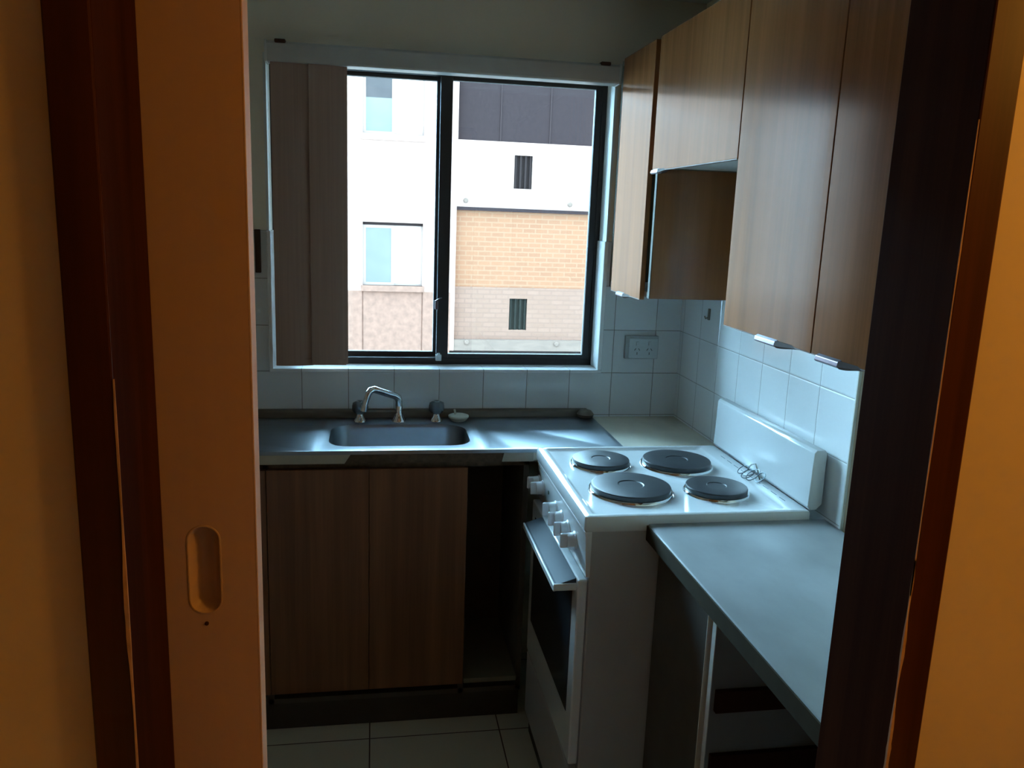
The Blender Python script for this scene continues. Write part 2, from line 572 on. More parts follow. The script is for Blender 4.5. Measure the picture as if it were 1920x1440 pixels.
jl = struct('trim_1', B((OX0 - .018, OX0, YA + .001, YF, 0, OZ), bev=.0012), M_JAMB)
al = struct('trim_2', B((-1.315, OX0 - .0002, YA, YJ, 0, OZ + .036), bev=.002), M_ARCH)
jr = struct('trim_3', B((OX1, OX1 + .018, YA + .001, YF, 0, OZ), bev=.0012), M_JAMB)
ar = struct('trim_4', B((OX1 + .0002, -0.4695, YA, YJ, 0, OZ + .036), bev=.002), M_ARCH)
struct('trim_5', B((OX0, OX1, YA + .001, YF, OZ, OZ + .018)), M_JAMB)
struct('trim_6', B((OX0 - .0002, OX1 + .0002, YA, YJ, OZ, OZ + .036), bev=.002), M_ARCH)
worn('worn_edge', OX0, YA, (0.6, 1.43), .0008, .0034, -1, al)
worn('worn_edge', OX1, YA, (0.85, 1.24), .0008, .0038, 1, ar)
worn('worn_edge', OX1, YA, (1.20, 1.68), .0003, .0008, 1, ar)

# sliding door on the kitchen side of the wall, with a recessed oval pull
DX1, DY0, DY1 = -1.186, YF + .003, YF + .038
PX0, PX1, PZ0, PZ1 = -1.256, -1.224, 1.148, 1.246
dm = bmesh.new()
oz0, oz1 = 0.008, 2.06
hole = rrect(PX0, PX1, PZ0, PZ1, .0155)
outer = rrect(DX1 - .80, DX1 - .002, oz0, oz1, .0005)
loops(dm, [[(u, DY0, v) for u, v in hole], [(u, DY0, v) for u, v in outer],
           [(u, DY1, v) for u, v in outer]], close_last=True)
door = struct('door_1', dm, M_DOOR)
struct('door_edge', B((DX1 - .002, DX1, DY0, DY1, oz0, oz1), bev=.0006), M_DOOREDGE, door)
cup = bmesh.new()


def ins(d, y):
    return [(u, y, v) for u, v in rrect(PX0 + d, PX1 - d, PZ0 + d, PZ1 - d, max(.0155 - d, .002))]


loops(cup, [ins(-.0015, DY0), ins(-.001, DY0 - .0006), ins(.0003, DY0 - .0006), ins(.0015, DY0 + .002), ins(.005, DY0 + .009), ins(.010, DY0 + .013)])
pull = struct('door_handle', cup, M_BRASS, door, smooth=True)
scr = bmesh.new()
lathe(scr, [(.0022, 0), (.0022, -.0015), (.001, -.002)], (-1.24, DY0, PZ0 - .012), 'Y', 10)
struct('screw', scr, M_PULLDARK, door)

# ------------------------------------------------------------------ window
YW0, YW1 = 0.088, 0.150
wf_ = bmesh.new()
box(wf_, WX0 - .012, WX0 + .034, YW0, YW1, WZ0 - .012, WZ1, bev=.002)
box(wf_, WX1 - .012, WX1 + .012, YW0, YW1, WZ0 - .012, WZ1, bev=.002)
box(wf_, WX0, WX1, YW0, YW1, WZ0 - .01, WZ0 + .022, bev=.002)
box(wf_, WX0, WX1, YW0, YW1, WZ1 - .020, WZ1, bev=.002)
w1 = struct('window_1', wf_, M_ANOD)


def sash(x0, x1, z0, z1, y0, y1, l, r, b, t):
    bm = bmesh.new()
    box(bm, x0, x0 + l, y0, y1, z0, z1, bev=.0015)
    box(bm, x1 - r, x1, y0, y1, z0, z1, bev=.0015)
    box(bm, x0 + l, x1 - r, y0, y1, z0, z0 + b, bev=.0015)
    box(bm, x0 + l, x1 - r, y0, y1, z1 - t, z1, bev=.0015)
    s = struct('sash', bm, M_ANOD, w1)
    ym = (y0 + y1) / 2
    struct('glass_pane', B((x0 + l - .004, x1 - r + .004, ym - .002, ym + .002, z0 + b - .004, z1 - t + .004)), M_GLASS, s)
    return s


sash(WX0 + .034, -0.826, WZ0 + .022, WZ1 - .020, 0.122, 0.144, .022, .034, .016, .012)
s2 = sash(-0.850, WX1 - .012, WZ0 + .004, WZ1 - .016, 0.092, 0.114, .040, .022, .032, .016)
lt = bmesh.new()
box(lt, -.853, -.832, .078, .092, 1.077, 1.100, bev=.003)
box(lt, -.848, -.838, .072, .080, 1.090, 1.106, bev=.002)
struct('latch', lt, mat('clear_latch_plastic', (0.55, 0.6, 0.62), 0.2), w1)
hk = bmesh.new()
box(hk, -.858, -.846, .080, .092, 1.255, 1.285, bev=.002)
tube(hk, [(-.858, .084, 1.283), (-.848, .078, 1.290), (-.835, .076, 1.296)], .0022, 8)
struct('sash_catch', hk, M_PULLMET, w1)
# tiled sill and reveals with rounded nosing
sl = bmesh.new()
box(sl, WX0 - .012, WX1 + .012, -.010, YW0, WZ0 - .012, WZ0, bev=.003)
sill = struct('window_sill', sl, M_SILLT, w1)
gr = bmesh.new()
for k in range(0, 10):
    x = GX0 - k * TS
    if WX0 + .01 < x < WX1 - .01:
        box(gr, x - .0011, x + .0011, -.0103, YW0, WZ0 - .011, WZ0 + .0003)
struct('grout_lines', gr, mat('sill_grout', (0.35, 0.35, 0.33), 0.8), sill)
rv = bmesh.new()
box(rv, WX0 - .012, WX0 + .001, -.010, YW0, WZ0, TZ, bev=.003)
box(rv, WX1 - .003, WX1 + .012, -.010, YW0, WZ0, TZ, bev=.003)
struct('tiled_reveal', rv, M_SILLT, w1)
rv = bmesh.new()
box(rv, WX0 - .012, WX0 - .004, -.0005, YW0, TZ, WZ1)
box(rv, WX1 + .004, WX1 + .012, -.0005, YW0, TZ, WZ1)
struct('painted_reveal', rv, mat('reveal_paint', (0.68, 0.68, 0.64), 0.6), w1)

# ------------------------------------------------------------------ vertical blind
vb = thing('vertical_blind', 'taupe vertical blind drawn into a stack at the left of the kitchen window', 'blind', (-.84, -.03, 2.0))
hr = bmesh.new()
prism(hr, [(-.012, 2.000), (-.066, 2.000), (-.070, 2.006), (-.070, 2.050), (-.062, 2.058), (-.012, 2.058)], 'X', -1.380, -.296, bev=.0015)
rail = obj('headrail', hr, M_RAIL, vb, smooth=30)
for x in (-1.380, -.296):
    obj('end_cap', B((x - .003, x + .003, -.072, -.010, 1.998, 2.060), bev=.001), M_RAIL, rail)
for x in (-1.338, -.345):
    obj('bracket', B((x - .016, x + .016, -.074, -.002, 2.052, 2.063), bev=.003), M_PULLDARK, rail)


def vane(x0, x1, y0, y1, bow, z0, z1):
    bm = bmesh.new()
    n = 8
    A, Bv = [], []
    d = Vector((x1 - x0, y1 - y0, 0))
    nrm = Vector((d.y, -d.x, 0)).normalized()
    for i in range(n + 1):
        t = i / n
        p = Vector((x0, y0, 0)) + d * t + nrm * bow * 4 * t * (1 - t)
        A.append(p)
    ring = [p + nrm * .0006 for p in A] + [p - nrm * .0006 for p in reversed(A)]
    prism(bm, [(p.x, p.y) for p in ring], 'Z', z0, z1)
    return bm


vspec = [(-1.369, -1.255, -.058, -.046), (-1.258, -1.145, -.062, -.044), (-1.345, -1.236, -.034, -.028), (-1.275, -1.165, -.028, -.022), (-1.362, -1.25, -.018, -.014)]
for i, (a, b, c, d) in enumerate(vspec):
    v = obj('vane', vane(a, b, c, d, .006, 1.083 + .004 * (i % 2), 2.004), M_BLIND, vb, smooth=30)
    bw = bmesh.new()
    box(bw, a + .006, b - .006, (c + d) / 2 - .0022, (c + d) / 2 + .0014, 1.086, 1.104)
    obj('bottom_weight', bw, M_BLIND, v)

# ------------------------------------------------------------------ sink bench
ZB = 0.900
FY = -0.423           # front of the sink bench
# laminate corner bench right of the sink, and under the sink
wtb = bmesh.new()
wo = rrect(XL, 0.0, FY + .006, -TT, .0005)
wh = rrect(-1.205, -.762, -.385, -.106, .07)
loops(wtb, [[(u, v, .868) for u, v in wh], [(u, v, .868) for u, v in wo], [(u, v, .8985) for u, v in wo], [(u, v, .8985) for u, v in wh], [(u, v, .868) for u, v in wh]], close_last=False)
bmesh.ops.remove_doubles(wtb, verts=wtb.verts, dist=1e-5)
tag(obj('sink_worktop', wtb, M_BENCH_B), 'mottled beige laminate worktop along the window wall carrying the sink', 'worktop')
wt = bpy.data.objects['sink_worktop']
obj('bare_edge', B((-1.150, -.600, FY, FY + .006, .868, .8985)), M_RAWEDGE, wt)
es = bmesh.new()
prism(es, [(XL, .8675), (-1.145, .8675), (-1.125, .899), (XL, .899)], 'Y', FY - .0015, FY + .006)
obj('edge_strip', es, M_BENCH_EDGE, wt)
es = bmesh.new()
prism(es, [(-.690, .8675), (-.596, .8675), (-.596, .899), (-.683, .899)], 'Y', FY - .0015, FY + .006)
obj('edge_strip', es, M_BENCH_EDGE, wt)

SX0, SX1, SY0, SY1, ZS = -2.0, -0.318, FY - .003, -0.040, 0.9060
sk = thing('kitchen_sink', 'stainless steel sink with single bowl and drainboards under the window', 'sink', (-.98, -.23, .9))
tp = bmesh.new()


def R3(a, z):
    return [(u, v, z) for u, v in a]


bx0, bx1, by0, by1 = -1.195, -0.772, -0.372, -0.118
loops(tp, [R3(rrect(-1.225, -.745, SY0, SY1, .0004), ZS), R3(rrect(bx0 - .010, bx1 + .010, by0 - .010, by1 + .010, .075), ZS + .0005),
           R3(rrect(bx0, bx1, by0, by1, .070), ZS - .004)], close_last=False)
for (a, b) in ((-.745, SX1), (SX0, -1.225)):
    r0 = rrect(a, b, SY0, SY1, .0006)
    r1 = rrect(a + .010, b - .014, SY0 + .012, SY1 - .055, .03)
    r2_ = rrect(a + .022, b - .034, SY0 + .020, SY1 - .068, .028)
    loops(tp, [R3(r0, ZS), R3(r1, ZS + .0004), R3(r2_, ZS - .0055)])
# folded front lip
box(tp, SX0, SX1, SY0 - .0012, SY0 + .0005, ZS - .011, ZS + .0002)
box(tp, SX1 - .0004, SX1 + .001, SY0, SY1, ZS - .006, ZS + .0002)
obj('sink_top', tp, M_STEEL, sk, smooth=35)
bw = bmesh.new()
loops(bw, [R3(rrect(bx0, bx1, by0, by1, .070), ZS - .004), R3(rrect(bx0 + .004, bx1 - .004, by0 + .004, by1 - .004, .066), ZS - .016),
           R3(rrect(bx0 + .016, bx1 - .016, by0 + .014, by1 - .014, .06), ZS - .125), R3(rrect(bx0 + .045, bx1 - .045, by0 + .04, by1 - .04, .05), ZS - .150),
           R3(rrect(-1.03, -.93, -.29, -.20, .04), ZS - .152)])
bowl = obj('bowl', bw, M_STEELB, sk, smooth=50)
dr = bmesh.new()
lathe(dr, [(.040, .001), (.040, .003), (.030, .002), (.012, -.004)], (-.98, -.245, ZS - .153), 'Z', 24)
obj('waste', dr, M_CHROME, bowl)

bs = bmesh.new()
prism(bs, [(-.008, .8990), (-.040, .8990), (-.036, .925), (-.028, .930), (-.008, .930)], 'X', XL, -.330, bev=.002)
tag(obj('upstand_strip', bs, M_BROWNSTRIP, smooth=30), 'dark brown strip along the tiles behind the sink', 'upstand')
lump = bmesh.new()
lathe(lump, [(.006, 0), (.026, .004), (.030, .014), (.020, .026), (.006, .030)], (-.345, -.055, ZS + .0005), 'Z', 14)
tag(obj('sealant_lump', lump, M_BROWNSTRIP, smooth=60), 'dark lump of sealant at the right end of the strip behind the sink', 'sealant')

# mixer spout
spt = thing('sink_spout', 'chrome swivel spout bent over the sink bowl', 'tap', (-.982, -.085, ZS))
bm = bmesh.new()
lathe(bm, [(.024, 0), (.023, .006), (.015, .018), (.0125, .030), (.013, .050), (.011, .056)], (-.982, -.085, ZS), 'Z', 20)
obj('base', bm, M_CHROME, spt, smooth=40)
bm = bmesh.new()
pts = [(-.982, -.085, .955), (-.982, -.085, .972), (-.985, -.087, .985), (-.996, -.093, .993), (-1.020, -.108, 1.003), (-1.048, -.126, 1.016), (-1.062, -.135, 1.022), (-1.073, -.142, 1.020),
       (-1.080, -.147, 1.010), (-1.086, -.150, .992), (-1.092, -.153, .968)]
tube(bm, pts, [.0125, .0125, .0125, .0120, .0110, .0110, .0115, .0115, .0105, .0098, .0095], 14)
arm = obj('spout', bm, M_CHROME, spt, smooth=60)
bm = bmesh.new()
tube(bm, [(-1.0905, -.1525, .974), (-1.094, -.154, .956)], .0115, 14)
obj('aerator', bm, M_CHROME, arm, smooth=40)


def tap_handle(x, label):
    t = thing('sink_tap', label, 'tap', (x, -.085, ZS), 'sink taps')
    bm = bmesh.new()
    lathe(bm, [(.021, 0), (.020, .005), (.012, .014), (.010, .026)], (x, -.085, ZS), 'Z', 20)
    obj('base', bm, M_CHROME, t, smooth=40)
    bm = bmesh.new()
    n = 24
    prof = [(.010, .024), (.017, .027), (.0225, .036), (.0235, .050), (.021, .062), (.014, .066)]
    rings = []
    for r, h in prof:
        rings.append([(x + r * (1 + .09 * math.cos(6 * 2 * math.pi * k / n)) * math.cos(2 * math.pi * k / n), -.085 + r * (1 + .09 * math.cos(6 * 2 * math.pi * k / n)) * math.sin(2 * math.pi * k / n), ZS + h) for k in range(n)])
    loops(bm, rings, True, True)
    hd = obj('knob', bm, M_ACRYL, t, smooth=60)
    bm = bmesh.new()
    lathe(bm, [(.012, 0), (.012, .003), (.009, .005)], (x, -.085, ZS + .0655), 'Z', 18)
    obj('cap', bm, M_CHROME, hd, smooth=40)
    return t


tap_handle(-1.107, 'left tap with round handle of clear smoky plastic behind the sink bowl')
tap_handle(-.859, 'right tap with round handle of clear smoky plastic behind the sink bowl')
pl = thing('sink_plug', 'cream rubber sink plug lying to the right of the right tap', 'plug', (-.786, -.088, ZS))
bm = bmesh.new()
lathe(bm, [(.020, 0), (.026, .004), (.030, .010), (.034, .014), (.034, .019), (.026, .022), (.010, .023)], (-.786, -.088, ZS), 'Z', 28)
obj('stopper', bm, M_PLUG, pl, smooth=40)
bm = bmesh.new()
tube(bm, [(-.797, -.088, ZS + .021), (-.798, -.089, ZS + .030), (-.800, -.090, ZS + .040)], .0035, 8)
obj('post', bm, M_PLUG, pl, smooth=40)

# ------------------------------------------------------------------ base cabinets
DZ0, DZ1 = 0.142, 0.846
CF = FY + .030        # carcass front
cab = thing('sink_cabinet', 'brown laminate base cabinet under the sink with open bay beside the cooker', 'cabinet', (-1.33, -.2, 0))
c = bmesh.new()
for x in (XL + .003, -1.375, -.800, -.618):
    box(c, x, x + .016, CF, -.010, .100, .740 if -1.3 < x < -.7 else .866)
box(c, XL + .003, -.602, CF, -.010, .100, .116)
box(c, XL + .003, -.602, -.016, -.010, .100, .866)
obj('carcass', c, M_DARKIN_SHADE, cab)
obj('bay_floor', B((-.784, -.618, CF - .012, -.02, .140, .156), bev=.001), M_CARCASS, cab)
obj('kickboard', B((XL + .003, -.602, -.370, -.356, 0, .100)), M_KICK, cab)
obj('top_rail', B((XL + .003, -.602, CF, CF + .018, .846, .8675)), M_RAWEDGE, cab)
for a, b in ((-1.364, -1.0765), (-1.0755, -.788), (-2.05, -1.712), (-1.710, -1.366)):
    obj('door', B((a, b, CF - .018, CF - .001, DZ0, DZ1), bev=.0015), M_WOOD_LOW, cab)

# right hand bench and its cabinets
RX = -0.447
bm = bmesh.new()
prism(bm, [(-TT - .002, .862), (RX + .012, .862), (RX + .003, .864), (RX, .870), (RX, .893), (RX + .004, .899), (RX + .010, .900), (-TT - .002, .900)], 'Y', YF + .004, -1.0225)
rb = tag(obj('cooker_worktop', bm, M_BENCH, smooth=30), 'pale marbled laminate worktop on the right between cooker and doorway', 'worktop')
obj('edge_strip', B((RX - .0012, RX + .002, YF + .004, -1.0225, .862, .8965)), M_EDGE_SHADE, rb)

rc = thing('base_cabinet', 'narrow white base cabinet with door coloured dark for shade right beside the cooker', 'cabinet', (-.22, -1.18, 0))
obj('carcass', B((RX + .050, -.015, -1.040, -1.026, .10, .861), (RX + .050, -.015, -1.336, -1.322, .10, .861), (RX + .050, -.015, -1.322, -1.040, .10, .116), (-.021, -.015, -1.322, -1.040, .116, .861)), M_INSIDE_SHADE, rc)
dd = obj('door', B((RX + .030, RX + .048, -1.318, -1.030, .112, .846), bev=.001), M_DARKIN_SHADE, rc)  # unlit door front, its darkness put into the colour
obj('door_edging', B((RX + .0295, RX + .0485, -1.3205, -1.318, .112, .8465)), M_MELAMINE, dd)
obj('kickboard', B((RX + .09, RX + .10, -1.336, -1.026, 0, .10)), M_KICK, rc)
oc = thing('drawer_cabinet', 'white base cabinet with its drawers missing and dark drawer runners inside', 'cabinet', (-.22, -1.6, 0))
obj('carcass', B((RX + .034, -.015, -1.3525, -1.3375, .0, .861), (RX + .034, -.015, YF + .006, YF + .022, 0, .861),
                 (-.021, -.015, YF + .022, -1.3525, .10, .861), (RX + .034, -.021, YF + .022, -1.3525, .10, .116), (RX + .036, RX + .050, YF + .022, -1.3525, .836, .861)), M_INSIDE_SHADE, oc)
obj('panel_edging', B((RX + .0325, RX + .0345, -1.3525, -1.3375, .11, .846)), M_MELAMINE, oc)
for z in (.640, .500, .360):
    obj('drawer_runner', B((RX + .042, -.06, -1.3645, -1.3525, z, z + .046), bev=.001), M_MAROON, oc)
obj('kickboard', B((RX + .10, RX + .11, YF + .022, -1.3525, 0, .10)), M_KICK, oc)

# ------------------------------------------------------------------ cooker
CX0, CX1, CY0, CY1 = -0.588, -0.045, -1.018, -0.460
ck = thing('electric_cooker', 'white freestanding electric cooker with four black hotplates', 'cooker', (-.31, -.74, 0))
obj('body', B((CX0 + .012, CX1, CY0, CY1, .02, .886), bev=.004), M_ENAMEL_SHADE, ck)
obj('foot', B((CX0 + .03, CX0 + .06, CY0 + .02, CY0 + .05, 0, .02)), M_BLACK, ck)
obj('foot', B((CX0 + .03, CX0 + .06, CY1 - .05, CY1 - .02, 0, .02)), M_BLACK, ck)
obj('foot', B((CX1 - .06, CX1 - .03, CY0 + .02, CY0 + .05, 0, .02)), M_BLACK, ck)
obj('foot', B((CX1 - .06, CX1 - .03, CY1 - .05, CY1 - .02, 0, .02)), M_BLACK, ck)
hob = bmesh.new()
ox = (CX0 - .006, CX1, CY0 - .004, CY1 + .004)
rr = lambda d, r: rrect(ox[0] + d, ox[1] - d, ox[2] + d, ox[3] - d, r)
ir = lambda d, r: rrect(ox[0] + .020 + d, -.098 - d, ox[2] + .016 + d, ox[3] - .016 - d, r)
loops(hob, [R3(rr(.004, .004), .882), R3(rr(0, .006), .888), R3(rr(0, .006), .914), R3(rr(.002, .006), .919), R3(rr(.006, .008), .921),
            R3(ir(0, .012), .921), R3(ir(.004, .010), .919), R3(ir(.012, .008), .9145)], close_last=True, close_first=True)
hb = obj('hob', hob, M_ENAMEL, ck, smooth=35)
vs = bmesh.new()
for i in range(9):
    y = -.585 - i * .044
    box(vs, -.0755, -.0735, y - .014, y + .014, .9205, .9216)
obj('vent_slots', vs, M_WIRE, hb)
# hotplates
PLATES = [(-.445, -.612, .079, 'a'), (-.232, -.630, .094, 'b'), (-.430, -.838, .100, 'c'), (-.212, -.858, .077, 'd')]
for x, y, r, _ in PLATES:
    bm = bmesh.new()
    lathe(bm, [(r * .95, .000), (r, .003), (r, .012), (r * .985, .0145), (r * .94, .0155), (r * .33, .0150), (r * .30, .0135), (.001, .0133)], (x, y, .9175), 'Z', 48)
    hp = obj('hotplate', bm, M_PLATE, hb, smooth=18)
    bm = bmesh.new()
    seg = 48
    prof = [(r * 1.005, .0), (r * 1.005, .0045), (r * 1.04, .0048), (r * 1.07, .0015), (r * 1.075, -.001)]
    rings = [[(x + a * math.cos(2 * math.pi * k / seg), y + a * math.sin(2 * math.pi * k / seg), .9155 + h) for k in range(seg)] for a, h in prof]
    loops(bm, rings, False)
    obj('trim_ring', bm, M_CHROME, hp, smooth=50)
# control panel
cp = bmesh.new()
prism(cp, [(CX0 + .020, .882), (CX0 - .004, .882), (CX0 - .001, .870), (CX0 + .004, .772), (CX0 + .020, .770)], 'Y', CY0 + .001, CY1 - .001, bev=.001)
cpo = obj('control_panel', cp, M_ENAMEL, ck, smooth=25)
for y in (-.484, -.535, -.705, -.775, -.845, -.918):
    bm = bmesh.new()
    z = .822
    lathe(bm, [(.0225, 0), (.0225, -.004), (.019, -.007), (.0175, -.021), (.016, -.023)], (CX0 + .003, y, z), 'X', 24)
    kb = obj('knob', bm, M_KNOB, cpo, smooth=40)
    bm = bmesh.new()
    box(bm, CX0 - .036, CX0 - .004, y - .0045, y + .0045, z - .0185, z + .0185, bev=.004)
    obj('knob_grip', bm, M_KNOB, kb)
bm = bmesh.new()
lathe(bm, [(.006, 0), (.006, -.002), (.004, -.003)], (CX0 + .0005, -.612, .835), 'X', 14)
obj('indicator_light', bm, M_LIGHTG, cpo)
# oven door
od = obj('oven_door', B((CX0 - .012, CX0 + .011, CY0 + .004, CY1 - .004, .285, .764), bev=.004), M_ENAMEL, ck)
obj('oven_window', B((CX0 - .0135, CX0 - .011, CY0 + .050, CY1 - .050, .40, .725), bev=.0008), M_OVENGLASS, od)
HYF = -.605
hd = bmesh.new()
prism(hd, [(CX0 - .012, .762), (CX0 - .058, .748), (CX0 - .064, .742), (CX0 - .064, .734), (CX0 - .058, .732), (CX0 - .050, .738), (CX0 - .012, .748)], 'Y', CY0 + .02, HYF, bev=.0012)
hdo = obj('door_handle', hd, mat('grey_handle', (0.055, 0.065, 0.08), 0.6, spec=0.15), od)
obj('handle_lip', B((CX0 - .0665, CX0 - .061, CY0 + .018, HYF + .002, .731, .7465), bev=.002), M_ENAMEL, hdo)
obj('handle_cap', B((CX0 - .066, CX0 - .011, CY0 + .016, CY0 + .022, .733, .7505), bev=.002), M_ENAMEL, hdo)
obj('warming_drawer', B((CX0 - .010, CX0 + .011, CY0 + .004, CY1 - .004, .075, .276), bev=.003), M_ENAMEL_SHADE, ck)
obj('kickplate', B((CX0 + .004, CX0 + .011, CY0 + .01, CY1 - .01, .005, .070)), M_BLACK, ck)
# backguard
bg = bmesh.new()
prism(bg, [(-.046, .9205), (-.052, .930), (-.049, 1.060), (-.043, 1.067), (-.022, 1.067), (-.016, 1.060), (-.016, .935), (-.030, .9205)], 'Y', CY0 + .002, CY1 - .002, bev=.002)
obj('backguard', bg, M_ENAMEL, ck, smooth=30)
# wire tangle on the hob
wr = thing('wire_tangle', 'small tangle of thin wire loops on the rear edge of the cooker top', 'wire', (-.07, -.76, .922))
rng = random.Random(3)
for q in range(5):
    bm = bmesh.new()
    cx_, cy_ = -.078 + rng.uniform(-.010, .010), -.735 - q * .019
    r = rng.uniform(.012, .020)
    tl_ = rng.uniform(.35, 1.1)
    pts = []
    for k in range(20):
        a = 2 * math.pi * k / 20
        dx, dz = r * math.cos(a) * math.cos(tl_), (r * math.cos(a) + r) * math.sin(tl_)
        pts.append((cx_ + dx, cy_ + r * math.sin(a), .9232 + dz))
    tube(bm, pts, .0012, 6, closed=True)
    obj('wire_loop', bm, M_WIRE, wr, smooth=True)
bm = bmesh.new()
tube(bm, [(-.066, -.80, .9232), (-.058, -.77, .936), (-.056, -.75, .952), (-.058, -.73, .944), (-.060, -.715, .930)], .0022, 8)
obj('wire_clip', bm, M_CHROME, wr, smooth=True)

# ------------------------------------------------------------------ wall cabinets
FX = -0.290          # door faces
KX = -0.274          # carcass front
WT = 2.078


def pull_on(door, y0, y1, z):
    """pressed lip pull under the lower edge of a door: a bright metal strip and a dark curved tab"""
    ym = y0 + (y1 - y0) * .52
    a = bmesh.new()
    prism(a, [(FX + .001, z + .005), (FX - .006, z + .001), (FX - .008, z - .007), (FX - .004, z - .010), (FX + .013, z - .006), (FX + .014, z + .001)], 'Y', ym, y1, bev=.0012)
    h = obj('door_pull', a, M_PULLMET, door)
    b = bmesh.new()
    n = 18
    rings = []
    for i in range(n + 1):
        t = i / n
        y = ym - (ym - y0) * t
        h_ = .011 - .008 * (0.5 - 0.5 * math.cos(math.pi * min(1, t * 1.15)))
        xo = FX - .006 + .010 * t
        rings.append([(xo, y, z + .003), (xo - .002, y, z - h_ * .6), (xo + .003, y, z - h_), (FX + .013, y, z - h_ * .7), (FX + .014, y, z + .001)])
    loops(b, rings, True, True)
    obj('pull_tab', b, M_PULLDARK, h, smooth=40)


def wall_cab(label, y0, y1, z0, doors, side_wood, loc):
    t = thing('wall_cabinet', label, 'cabinet', loc, 'wall cabinets')
    c = bmesh.new()
    box(c, KX, -.001, y1 - .016, y1, z0, WT)
    box(c, KX, -.001, y0, y0 + .016, z0, WT)
    box(c, KX, -.001, y0 + .016, y1 - .016, WT - .016, WT)
    box(c, -.006, -.001, y0 + .016, y1 - .016, z0, WT - .016)
    obj('carcass', c, M_CARCASS, t)
    obj('base_panel', B((KX, -.006, y0 + .016, y1 - .016, z0 + .002, z0 + .018)), M_MELAMINE, t)
    if side_wood:
        obj('side_panel', B((KX + .002, -.008, y0 - .003, y0, z0, WT)), M_WOOD, t)
    for (a, b, p0, p1) in doors:
        d = obj('door', B((FX, KX - .001, a, b, z0 - .006, WT - .004), bev=.0012), M_WOOD, t)
        obj('door_edging', B((FX - .0004, KX - .0012, a + .001, b - .001, z0 - .0075, z0 - .006)), M_WOOD_EDGE, d)
        pull_on(d, p0, p1, z0 - .006)
    return t


wall_cab('wall cabinet beside the window with one narrow brown door', -.424, -.010, 1.356, [(-.386, -.085, -.315, -.165)], True, (-.14, -.22, 1.356))
wall_cab('short raised brown wall cabinet above the cooker', -.985, -.428, 1.722, [(-.982, -.424, -.545, -.430)], False, (-.14, -.70, 1.722))
wall_cab('large two door brown wall cabinet nearest the doorway', -1.750, -.988, 1.361, [(-1.364, -.986, -1.335, -1.155), (-1.748, -1.367, -1.545, -1.392)], True, (-.14, -1.37, 1.356))

# ------------------------------------------------------------------ small wall things
po = thing('power_outlet', 'white double power point on the tiles right of the window', 'outlet', (-.146, -TT, 1.11))
obj('mounting_block', B((-.207, -.088, -TT - .016, -TT, 1.108, 1.188), bev=.002), mat('outlet_block', (.44, .46, .46), .4), po)
pp = obj('face_plate', B((-.196, -.092, -TT - .022, -TT - .016, 1.110, 1.180), bev=.002), M_OUTLET, po)
for x in (-.166, -.122):
    bm = bmesh.new()
    for ang, ox_, oz_ in ((35, -.007, .006), (-35, .007, .006), (0, 0, -.008)):
        q = bmesh.new()
        box(q, -.0012, .0012, -TT - .0226, -TT - .021, -.0045, .0045)
        bmesh.ops.rotate(q, verts=q.verts, cent=(0, 0, 0), matrix=Matrix.Rotation(math.radians(ang), 3, 'Y'))
        bmesh.ops.translate(q, verts=q.verts, vec=(x + ox_, 0, 1.136 + oz_))
        merge(bm, q)
    obj('socket_slots', bm, M_SLOT, pp)
    obj('switch', B((x - .005, x + .005, -TT - .0255, -TT - .021, 1.156, 1.170), bev=.001), M_OUTLET, pp)
hkb = bmesh.new()
box(hkb, -TT - .006, -TT, -.257, -.245, 1.275, 1.312, bev=.002)
tube(hkb, [(-TT - .004, -.251, 1.284), (-TT - .014, -.251, 1.280), (-TT - .017, -.251, 1.288)], .0025, 8)
tag(obj('wall_hook', hkb, mat('brown_hook', (0.20, 0.17, 0.13), 0.5)), 'small brown hook on the right wall tiles under the wall cabinets', 'hook')
tag(obj('wall_plate', B((-1.432, -1.4145, -TT - .010, -TT, 1.373, 1.508), bev=.002), M_PULLDARK), 'narrow dark brown plate on the tiles left of the window', 'plate')

# ------------------------------------------------------------------ the building across the courtyard
FYB = 12.0
ab = thing('apartment_building', 'pale apartment building seen across the courtyard through the window', 'building', (0.6, 12.5, -3.0))
LX0, LX1, RXE = -9.0, 0.30, 9.0
win_l = (-1.254, -.205)


def wall_grid(x0, x1, z0, z1, holes, y0, y1):
    """a slab with rectangular holes (x0,x1,z0,z1), holes share the same x range per column"""
    bm = bmesh.new()
    hx0, hx1 = holes[0][0], holes[0][1]
    box(bm, x0, hx0, y0, y1, z0, z1)
    box(bm, hx1, x1, y0, y1, z0, z1)
    zc = z0
    for h in sorted(holes, key=lambda h: h[2]):
        box(bm, hx0, hx1, y0, y1, zc, h[2])
        zc = h[3]
    box(bm, hx0, hx1, y0, y1, zc, z1)
    return bm


